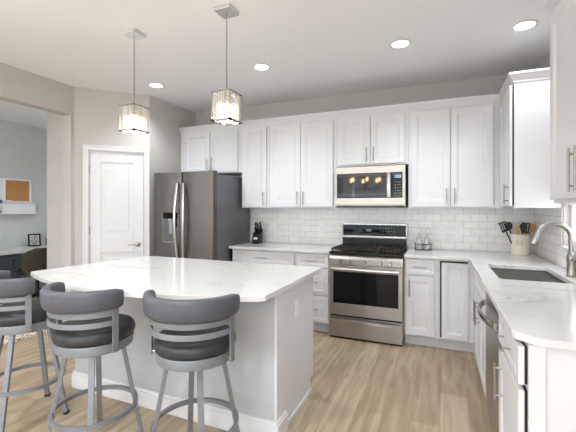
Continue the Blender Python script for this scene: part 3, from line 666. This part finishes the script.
# ------------------------------------------------------------ cruet caddy and bottles
CX, CY = -.175, 4.30
cd = thing('wire_caddy', 'black wire caddy holding two glass cruets beside the range', 'caddy', (CX, CY, .93))
bm = BM()
for z in (.006, .065): tube(bm, [(-.082, -.038, z), (.082, -.038, z), (.082, .038, z), (-.082, .038, z)], .0035, 6, True)
for (x, y) in ((-.082,-.038), (0,-.038), (.082,-.038), (.082,.038), (0,.038), (-.082,.038)): tube(bm, [(x,y,.006),(x,y,.067)], .0035, 6)
for x in (-.055, -.027, 0, .027, .055): tube(bm, [(x,-.038,.006),(x,.038,.006)], .0028, 6)
for s in (-1, 1): tube(bm, [(s*.082, 0, .065), (s*.10, 0, .085)], .0035, 6)
for s in (-1, 1): tube(bm, [(s*.082, -.038, .065), (s*.082, .038, .065)], .0035, 6)
obj('wire_frame', bm, BLACK, cd)
def cruet(x, label):
    o = thing('glass_cruet', label, 'bottle', (x, CY, .9405), 0, 'cruets in the wire caddy')
    obj('bottle', lathe(BM(), [(0,0),(.031,0),(.033,.006),(.032,.08),(.026,.115),(.012,.15),(.010,.175),(.012,.18),(.012,.185),(0,.185)], 24), BOTTLE, o)
    obj('pourer', tube(BM(), [(0,0,.184),(0,0,.20),(.004,0,.222),(.012,0,.238)], [.009,.006,.004,.003], 8), STEELH, o); return o
cruet(CX-.041, 'glass cruet with metal pourer in the caddy half nearer the range')
cruet(CX+.041, 'glass cruet with metal pourer in the caddy half away from the range')

# ------------------------------------------------------------ knife block
KX, KY = -2.235, 4.235
kb = thing('knife_block', 'black knife block on the worktop beside the refrigerator', 'knife block', (KX, KY, .93))
bm = loft(BM(), [[(x, -.055, 0), (x, .055, 0), (x, .075, .19), (x, -.02, .13)] for x in (-.05, .05)])
obj('block', bm, PLASTB, kb, .003, 0); obj('label_plate', B(-.026, .026, -.0575, -.045, .045, .07), PAPER, kb, 0, 0)
kb.children[1].rotation_euler = (-.26, 0, 0); kb.children[1].location = (0, -.0012, 0)
for i, (x, t, L) in enumerate(((-.034, .72, .11), (-.012, .8, .105), (.012, .62, .085), (.034, .75, .12), (-.022, .3, .075), (.022, .3, .08))):
    bx = Vector((KX+x, KY-.02+.095*t, .93+.13+.06*t)); u = Vector((0, -.30, .95)).normalized()
    k = thing('kitchen_knife', 'steel-capped black knife handle standing in the black knife block', 'knife', bx, 0, 'knives in the block')
    obj('handle', beam(BM(), u*.0, u*L*.9, .015, .020), PLASTB if i % 2 else CREAM if False else PLASTB, k, .003, 0)
    obj('end_cap', beam(BM(), u*L*.9, u*L, .016, .021), STEELH, k, .001, 0)

# ------------------------------------------------------------ wall outlets and switches
def outlet(loc, rz, label, kind='outlet', w=.072):
    o = thing('wall_'+kind, label, kind, loc, rz, 'cover plates')
    obj('cover_plate', B(-w/2, w/2, -.005, -.0005, -.058, .058), WHITEP, o, .002, 0)
    n = 2 if w > .1 else 1
    for i in range(n):
        x = (i-(n-1)/2)*.046; ins = obj('insert', B(x-.016, x+.016, -.0075, -.004, -.033, .033), WHITEP, o, .001, 0)
        if kind == 'outlet':
            bm = BM()
            for z in (-.018, .018): box(bm, x-.007, x-.005, -.0085, -.007, z-.005, z+.005); box(bm, x+.005, x+.007, -.0085, -.007, z-.005, z+.005)
            obj('slots', bm, GREYM, ins, 0, 0)
    return o
yw = YB-.008
outlet((-2.095, yw, 1.145), 0, 'white double switch plate on the tiles right of the knife block', 'switch', .118)
outlet((-1.395, yw, 1.13), 0, 'white outlet on the tiles just left of the range')
outlet((.02, yw, 1.12), 0, 'white outlet on the tiles right of the glass cruets')
outlet((.19, yw, 1.12), 0, 'white outlet on the tiles halfway between cruets and crock')
outlet((IX1+.0, 2.31, .71), PI/2, 'white outlet on the end panel of the island')
outlet((-1.62, IY0, .55), 0, 'white outlet on the grey seating side of the island')

# ------------------------------------------------------------ bar stools
def make_stool():
    t = thing('bar_stool', '', 'bar stool', (0,0,0), 0, 'bar stools at the island')
    # legs and foot ring keep square to the room; seat swivels
    for k in range(4):
        a = PI/4+k*PI/2; ca, sa = math.cos(a), math.sin(a)
        l = obj('leg', beam(BM(), (ca*.255, sa*.255, .012), (ca*.145, sa*.145, .570), .030, .022), STOOLM, t, .002, 0)
        obj('foot_cap', beam(BM(), (ca*.2575, sa*.2575, 0), (ca*.2545, sa*.2545, .018), .034, .026), RUBBER, l, .001, 0)
    obj('foot_ring', arcring(.228, .19), STOOLM, t)
    return t
def arcring(r, z, w=.009, h=.012, n=48):
    bm = BM(); rings = [[((r+a*w)*math.cos(2*PI*k/n), (r+a*w)*math.sin(2*PI*k/n), z+b*h) for a, b in ((-1,-1),(1,-1),(1,1),(-1,1))] for k in range(n+1)]
    loft(bm, rings, caps=False); bmesh.ops.remove_doubles(bm, verts=bm.verts, dist=1e-6); return bm
def seat_parts(t, swivel, proto=None):
    """seat and backrest, facing +y when swivel = 0"""
    rot = Matrix.Rotation(swivel, 4, 'Z')
    def put(name, bm, m, bev=0, sm=35):
        o = obj(name, bm, m, t, bev, sm); o.rotation_euler = (0, 0, swivel); return o
    put('seat_ring', lathe(BM(), [(0,.562),(.205,.562),(.209,.566),(.214,.612),(.212,.618),(.20,.618),(0,.618)], 48), STOOLM)
    put('seat_cushion', lathe(BM(), [(0,.618),(.200,.618),(.212,.625),(.220,.640),(.222,.655),(.219,.672),(.208,.688),(.19,.696),(.12,.700),(0,.702)], 48), LEATHD, 0, 60)
    # backrest pad
    A0, A1 = -PI/2-math.radians(83), -PI/2+math.radians(83); n = 30; rings = []
    for k in range(n+1):
        s = k/n; a = A0+(A1-A0)*s; e = min(1, .82+.18*min(1, min(s, 1-s)*20)); rc = .247
        prof = []
        for i in range(14):
            b = 2*PI*i/14; cx = math.copysign(abs(math.cos(b))**.6, math.cos(b)); cz = math.copysign(abs(math.sin(b))**.6, math.sin(b))
            prof.append(((rc+.027*cx*e + .004*cz), .877+.059*cz*e))
        rings.append([(r*math.cos(a), r*math.sin(a), z) for r, z in prof])
    put('backrest', loft(BM(), rings), LEATH, 0, 60)
    # two curved bands
    b0, b1 = A0+.10, A1-.10
    for z in (.797, .742): put('back_rail', arcband(BM(), b0, b1, [(.233, z-.014), (.243, z-.014), (.243, z+.014), (.233, z+.014)], 28), STOOLM, .001, 35)
    for a in (b0+.03, b1-.03):
        c_, s_ = math.cos(a), math.sin(a)
        bm = BM(); 
        rr = lambda r, z, w: [(r*c_ - w*s_, r*s_ + w*c_, z), (r*c_ + w*s_, r*s_ - w*c_, z)]
        loft(bm, [rr(.233, z, .017)+rr(.243, z, .017)[::-1] for z in (.575, .83)])
        bmesh.ops.translate(bm, verts=bm.verts, vec=(c_*.0025, s_*.0025, 0))
        p = put('back_post', bm, STOOLM, .001, 0)
        bm = BM(); 
        for z in (.59, .605+.0): pass
        u = Vector((c_, s_, 0)); tube(bm, [u*.206+Vector((0,0,.595)), u*.251+Vector((0,0,.595))], .009, 10)
        b = obj('bolt', bm, STEELH, p)
specs = [((-2.57, 1.55), 2, 'grey swivel bar stool cut off by the left edge'),
         ((-1.84, 1.487), 0, 'grey swivel bar stool in the middle of the three'),
         ((-1.206, 1.585), 12, 'grey swivel bar stool nearest the white end of the island')]
proto = make_stool(); seat_parts(proto, math.radians(specs[1][1]))
KS = .965                                       # lift and narrow everything above the legs' feet
done = set()
for o in list(proto.children)+[g for c in proto.children for g in c.children]:
    if o.data.name in done: continue
    done.add(o.data.name); lg = o.name.startswith('leg') ; fc_ = o.name.startswith('foot_cap')
    if fc_: continue
    for v in o.data.vertices:
        z = v.co.z; k = min(1, z/.5) if lg else 1
        v.co.x *= 1-(1-KS)*k; v.co.y *= 1-(1-KS)*k; v.co.z = z + (1.412-(1.4-z)*.957 - z)*k
proto.location = (specs[1][0][0], specs[1][0][1], 0); proto['label'] = specs[1][2]
for i in (0, 2):
    (x, y), sw, lb = specs[i]; r = dup(proto, (x, y, 0), -math.radians(16) if i == 0 else 0, lb)
    for ch in r.children:
        if not ch.name.startswith(('leg', 'foot')): ch.rotation_euler = (0, 0, math.radians(sw))

# ------------------------------------------------------------ pendants
def pendant(x, y, label):
    t = thing('pendant_light', label, 'pendant light', (x, y, ZC), 0, 'pendant lights over the island')
    obj('canopy', B(-.065, .065, -.065, .065, -.028, 0), PCAN, t, .003, 0)
    zt, zb = -.600, -.808
    obj('rod', tube(BM(), [(0,0,-.02),(0,0,zt)], .005, 10), CHROME, t)
    hs = .080
    bm = BM()
    for q in ((-hs, hs, -hs, -hs+.012), (-hs, hs, hs-.012, hs), (-hs, -hs+.012, -hs, hs), (hs-.012, hs, -hs, hs), (-.006, .006, -hs, hs), (-hs, hs, -.006, .006)): box(bm, q[0], q[1], q[2], q[3], zt-.006, zt)
    obj('top_frame', bm, CHROME, t, .001, 0)
    bm = BM()
    for q in ((-hs, hs, -hs, -hs+.02), (-hs, hs, hs-.02, hs), (-hs, -hs+.02, -hs, hs), (hs-.02, hs, -hs, hs)): box(bm, q[0], q[1], q[2], q[3], zb, zb+.009)
    for sx in (-1, 1):
        for sy in (-1, 1): tube(bm, [(sx*(hs-.005), sy*(hs-.005), zb), (sx*(hs-.005), sy*(hs-.005), zt)], .003, 6)
    obj('bottom_frame', bm, CHROME, t, .0, 0)
    n = 8; first = None
    for side in range(4):
        for i in range(n):
            s = -hs+.018+(2*hs-.036)*i/(n-1); k = hs-.014
            p = [(s, -k), (s, k), (-k, s), (k, s)][side]
            if side > 1 and i in (0, n-1): continue
            if first is None:
                bm = BM(); loft(bm, [[(.0085*math.cos(PI/4*j)*w, .0085*math.sin(PI/4*j)*w, z) for j in range(8)] for w, z in ((.5, zb+.012), (1, zb+.022), (1, zt-.02), (.5, zt-.008))])
                first = obj('crystal_rod', bm, CRYST, t, 0, 0); c = first
            else: c = first.copy(); COL.objects.link(c); c.parent = t
            c.location = (p[0], p[1], 0)
    for sx, sy in ((-.03, -.03), (.03, .03), (-.03, .03), (.03, -.03)):
        obj('socket', lathe(BM(), [(0,-.07),(.008,-.07),(.008,0),(0,0)], 12, (sx, sy, zt-.006)), CHROME, t)
        obj('bulb', lathe(BM(), [(0,0),(.006,-.002),(.009,-.012),(.010,-.03),(.008,-.045),(0,-.052)], 12, (sx, sy, zt-.076)), BULB, t)
    l = bpy.data.lights.new('pendant_glow', 'POINT'); l.energy = 1.2; l.color = (1, .92, .8); l.shadow_soft_size = .03
    lo = bpy.data.objects.new('pendant_glow', l); COL.objects.link(lo); lo.parent = t; lo.location = (0, 0, zt-.17)
    return t
pendant(-2.28, 2.20, 'square crystal pendant light hanging nearer the pantry door')
pendant(-1.405, 2.20, 'square crystal pendant light hanging nearer the range')

# ------------------------------------------------------------ recessed downlights
def downlight(x, y, label, e=68):
    t = thing('ceiling_downlight', label, 'downlight', (x, y, ZC), 0, 'recessed downlights')
    bm = BM(); prof = [(.068,-.001),(.092,-.001),(.090,-.006),(.070,-.008)]
    rings = [[(r*math.cos(2*PI*k/36), r*math.sin(2*PI*k/36), z) for r, z in prof] for k in range(37)]
    loft(bm, rings, caps=False); bmesh.ops.remove_doubles(bm, verts=bm.verts, dist=1e-6)
    obj('trim_ring', bm, TRIM, t); obj('lens', lathe(BM(), [(0,-.002),(.069,-.002),(.069,-.005),(0,-.007)], 32), LIGHTON, t)
    l = bpy.data.lights.new('downlight_beam', 'SPOT'); l.energy = e; l.spot_size = math.radians(130); l.spot_blend = .8; l.shadow_soft_size = .06; l.color = (.89, .95, 1)
    lo = bpy.data.objects.new('downlight_beam', l); COL.objects.link(lo); lo.parent = t; lo.location = (0, 0, -.03)
for x, y, lb in ((-3.02, 3.24, 'round recessed downlight in the ceiling before the pantry wall'), (-1.655, 3.23, 'round recessed downlight in the ceiling right of the pendants'),
              (-.315, 3.24, 'round recessed downlight in the ceiling in front of the microwave'), (.605, 3.29, 'round recessed downlight in the ceiling near the sink side')):
    downlight(x, y, lb, 14 if x > .5 else 26)
for x, y, lb in ((-3.02, .9, 'added unseen downlight above the left bar stool side'), (-1.66, .3, 'added unseen downlight above the middle of the seating side'), (-.75, .3, 'added unseen downlight above the camera side of the island'),
                 (-3.0, -1.8, 'added unseen downlight of the living side by the study wall'), (-.4, -1.8, 'added unseen downlight of the living side by the large window')):
    downlight(x, y, lb, 46 if y > 0 else 76)  # added out-of-view lamps, brighten the floor and ceiling by bounce
downlight(-4.95, 3.7, 'added unseen downlight in the study ceiling by the closet wall', 30)  # added hidden lamp, lifts the study wall without lighting the closet face

# ------------------------------------------------------------ chandelier of the dining side (seen mirrored in the microwave door)
ch = thing('candle_chandelier', 'candle chandelier mirrored in the microwave door', 'chandelier', (-1.72, -1.0, ZC))
obj('canopy', lathe(BM(), [(0,-.03),(.03,-.03),(.06,-.008),(.06,0),(0,0)], 24), NICKEL, ch); obj('stem', tube(BM(), [(0,0,-.02),(0,0,-.95)], .009, 8), NICKEL, ch)
obj('hub', lathe(BM(), [(0,-.95),(.02,-.94),(.035,-.90),(.02,-.86),(0,-.85)], 20), NICKEL, ch)
for k in range(6):
    a = 2*PI*k/6+.2; c_, s_ = math.cos(a), math.sin(a)
    am = obj('arm', tube(BM(), [(c_*r, s_*r, z) for r, z in ((.02,-.90),(.12,-.95),(.24,-.96),(.34,-.92),(.37,-.86))], .008, 8), NICKEL, ch)
    obj('candle_sleeve', lathe(BM(), [(0,0),(.012,0),(.012,.09),(0,.09)], 12, (c_*.37, s_*.37, -.86)), CREAM, am)
    obj('bulb', lathe(BM(), [(0,0),(.014,.004),(.026,.03),(.02,.06),(.004,.10),(0,.10)], 12, (c_*.37, s_*.37, -.77)), BULBC, am)

# ------------------------------------------------------------ study furniture
dk = thing('study_desk', 'pale-topped desk with a charcoal drawer unit along the study wall', 'desk', (-6.495, 3.4, 0), 0)
obj('desk_top', B(0, .62, -1.6, 1.17, .71, .75), DESKT, dk, .003, 0)
ds = obj('drawer_unit', B(0.02, .58, -.9, .08, .0, .71), DESKD, dk, .002, 0)
for z in (.06, .28, .50): obj('drawer', B(.58, .597, -.88, .06, z, z+.19), DESKD, ds, .002, 0)
obj('side_panel', B(0.02, .58, 1.12, 1.16, .0, .71), DESKD, dk, .002, 0); obj('side_panel', B(0.02, .58, -1.58, -1.54, .0, .71), DESKD, dk, .002, 0)
pf = thing('picture_frame', 'small black picture frame standing on the study desk', 'picture frame', (-6.33, 3.95, .752), 0)
R9 = math.radians(78)
pb = BM(); q = .02
for (a, b, c_, d_) in ((-.09,-.068,0,.21),(.068,.09,0,.21),(-.068,.068,0,.022),(-.068,.068,.188,.21)): box(pb, -.008, .008, a, b, c_, d_)
o1 = obj('frame', pb, BLACK, pf, .001, 0); o2 = obj('photo', B(-.003, .003, -.068, .068, .022, .188), PHOTO, pf, 0, 0)
o3 = obj('easel_leg', beam(BM(), (-.006, 0, .15), (-.07, 0, .0), .03, .004, (0,1,0)), BLACK, pf, 0, 0)
for o in (o1, o2): o.rotation_euler = (0, -.12, 0); o.location = (0.0, 0, .001)
pf.rotation_euler = (0, 0, -.35)
bxo = thing('wooden_box', 'small brown trinket box on the study desk', 'box', (-6.3, 4.22, .75), -.2)
obj('body', B(-.05, .05, -.075, .075, 0, .10), BROWN, bxo, .003, 0); obj('lid', B(-.055, .055, -.08, .08, .10, .125), BROWN, bxo, .004, 0); obj('clasp', B(.05, .056, -.012, .012, .085, .115), NICKEL, bxo, .001, 0)
# wall organiser
wo = thing('wall_organizer', 'white wall organizer with cork board and pocket shelf in the study', 'organizer', (-6.498, 3.62, 1.30))
bm = BM()
for (a, b, z0, z1) in ((-.06,-.03,.19,.585),(.335,.37,.19,.585),(-.03,.335,.555,.585),(-.03,.335,.19,.215),(-.46,-.43,.19,.585),(-.43,-.06,.555,.585)): box(bm, 0, .025, a, b, z0, z1)
obj('frame', bm, WHITEP, wo, .002, 0)
obj('cork_panel', B(0, .015, -.03, .335, .215, .555), CORK, wo, 0, 0); obj('whiteboard', B(0, .015, -.43, -.06, .19, .555), WHITEP, wo, 0, 0)
obj('pocket_shelf', box(box(box(box(B(0, .10, -.46, .40, 0, .012), .088, .10, -.10, .40, .012, .17), 0, .012, -.46, .40, .012, .19), 0, .10, .388, .40, .012, .17), 0, .10, -.112, -.10, .012, .17), WHITEP, wo, .001, 0)
bm = BM(); tube(bm, [(.05,-.38,.14),(.095,-.38,.12),(.095,-.38,.09),(.08,-.38,.08)], .006, 6); tube(bm, [(.05,-.26,.14),(.095,-.26,.12),(.095,-.26,.09),(.08,-.26,.08)], .006, 6)
obj('key_hook', bm, BLACK, wo)
tag(obj('card_stack', B(-6.44, -6.40, 3.28, 3.50, 1.475, 1.53), BLUEP, None, .001, 0), 'blue-grey cards on top of the organizer shelf in the study', 'cards'); 
bpy.data.objects['card_stack'].location = (0, 0, 0)
obj('card_ledge', B(0.012, .10, -.46, -.10, .155, .17), WHITEP, wo, .001, 0)
kc = thing('black_binder_clip', 'small black clip on the organizer below the blue-grey cards', 'clip', (-6.43, 3.45, 1.313))
obj('body', B(-.02, .02, -.03, .03, 0, .05), BLACK, kc, .003, 0); obj('wire_loop', tube(BM(), [(0,-.02,.05),(0,-.02,.1),(0,.02,.1),(0,.02,.05)], .003, 6), BLACK, kc)
tag(obj('paper_note', B(-6.486, -6.482, 3.60, 3.68, 1.49, 1.53), PAPER, None, 0, 0), 'crumpled paper note tucked at the bottom of the cork board', 'note')
# office chair
oc = thing('office_chair', 'dark high-backed office chair pulled up to the study desk', 'office chair', (-5.55, 3.50, .0125), PI/2-.3)
n = 10
bm = BM(); rows = []
def chairback(bm, t0, sh):
    rings = []
    for k in range(11):
        v = k/10; z = .44+.375*v; w = (.20+.06*math.sin(PI*min(1, v*1.1)))*(1 if v < .8 else math.sqrt(max(.05, 1-((v-.8)/.22)**2)))
        ring = []
        for j in range(13):
            u = -1+2*j/12; ring.append((u*w, -.23-.05*v+.06*(1-u*u)*-1, z))
        ring += [(p[0], p[1]+t0, p[2]) for p in ring[::-1]]; rings.append(ring)
    return loft(bm, rings)
obj('backrest', chairback(bm, .03, 0), OLIVE, oc, 0, 50)
obj('seat', loft(BM(), [[(.24*math.cos(a)*s*(1.0), .23*math.sin(a)*s, z) for a in [2*PI*i/28 for i in range(28)]] for s, z in ((.85,.42),(1,.435),(1.02,.46),(.95,.49),(.6,.5))]), CHBLK, oc, 0, 50)
obj('gas_column', tube(BM(), [(0,0,.08),(0,0,.43)], .028, 12), CHBLK, oc); obj('back_bracket', tube(BM(), [(0,-.05,.42),(0,-.27,.42),(0,-.30,.6)], .02, 8), CHBLK, oc)
for k in range(5):
    a = 2*PI*k/5; l = obj('leg', tube(BM(), [(0,0,.10),(.28*math.cos(a), .28*math.sin(a), .07)], [.025,.015], 8), CHBLK, oc)
    obj('caster', lathe(BM(), [(0,0),(.018,.002),(.028,.028),(.018,.056),(0,.056)], 12, (.28*math.cos(a), .28*math.sin(a), 0)), CHBLK, l)
for s in (-1, 1): obj('armrest', tube(BM(), [(s*.22,-.05,.44),(s*.29,-.02,.5),(s*.29,0,.64),(s*.29,.14,.66),(s*.29,-.14,.66)], .016, 8), CHBLK, oc)
tag(obj('patterned_rug', B(-5.75, -4.10, .6, 3.05, .0, .012), RUG, None, .003, 0), 'cream rug with small dark pattern on the study floor', 'rug')
tag(obj('patterned_rug', B(-5.85, -5.10, 3.08, 4.2, .0, .012), RUG, None, .003, 0), 'cream patterned rug under the study office chair', 'rug')
tag(obj('waste_basket', loft(BM(), [[(-4.93+r*math.cos(2*PI*k/24), 3.30+r*math.sin(2*PI*k/24), z) for k in range(24)] for r, z in ((.12,0),(.15,.30),(.14,.30),(.112,.012))]), BROWN, None, 0), 'dark brown waste basket on the study floor', 'basket')
# tree outside the sink window
tr = thing('garden_tree', 'leafy green tree outside the sink window', 'tree', (7.5, 8.5, -.3))
obj('trunk', tube(BM(), [(0,0,0),(.05,0,1.2),(.0,.1,2.4)], [.16,.12,.07], 10), FOL2, tr)
bm = BM()
for k in range(26):
    c_ = Vector((random.gauss(0,.7), random.gauss(0,.7), 2.3+random.gauss(0,.5))); bb = bmesh.ops.create_icosphere(bm, subdivisions=2, radius=random.uniform(.35,.6))
    for v in bb['verts']: v.co = v.co*(1+random.uniform(-.15,.15))+c_
obj('foliage', bm, FOL, tr, 0, 0)
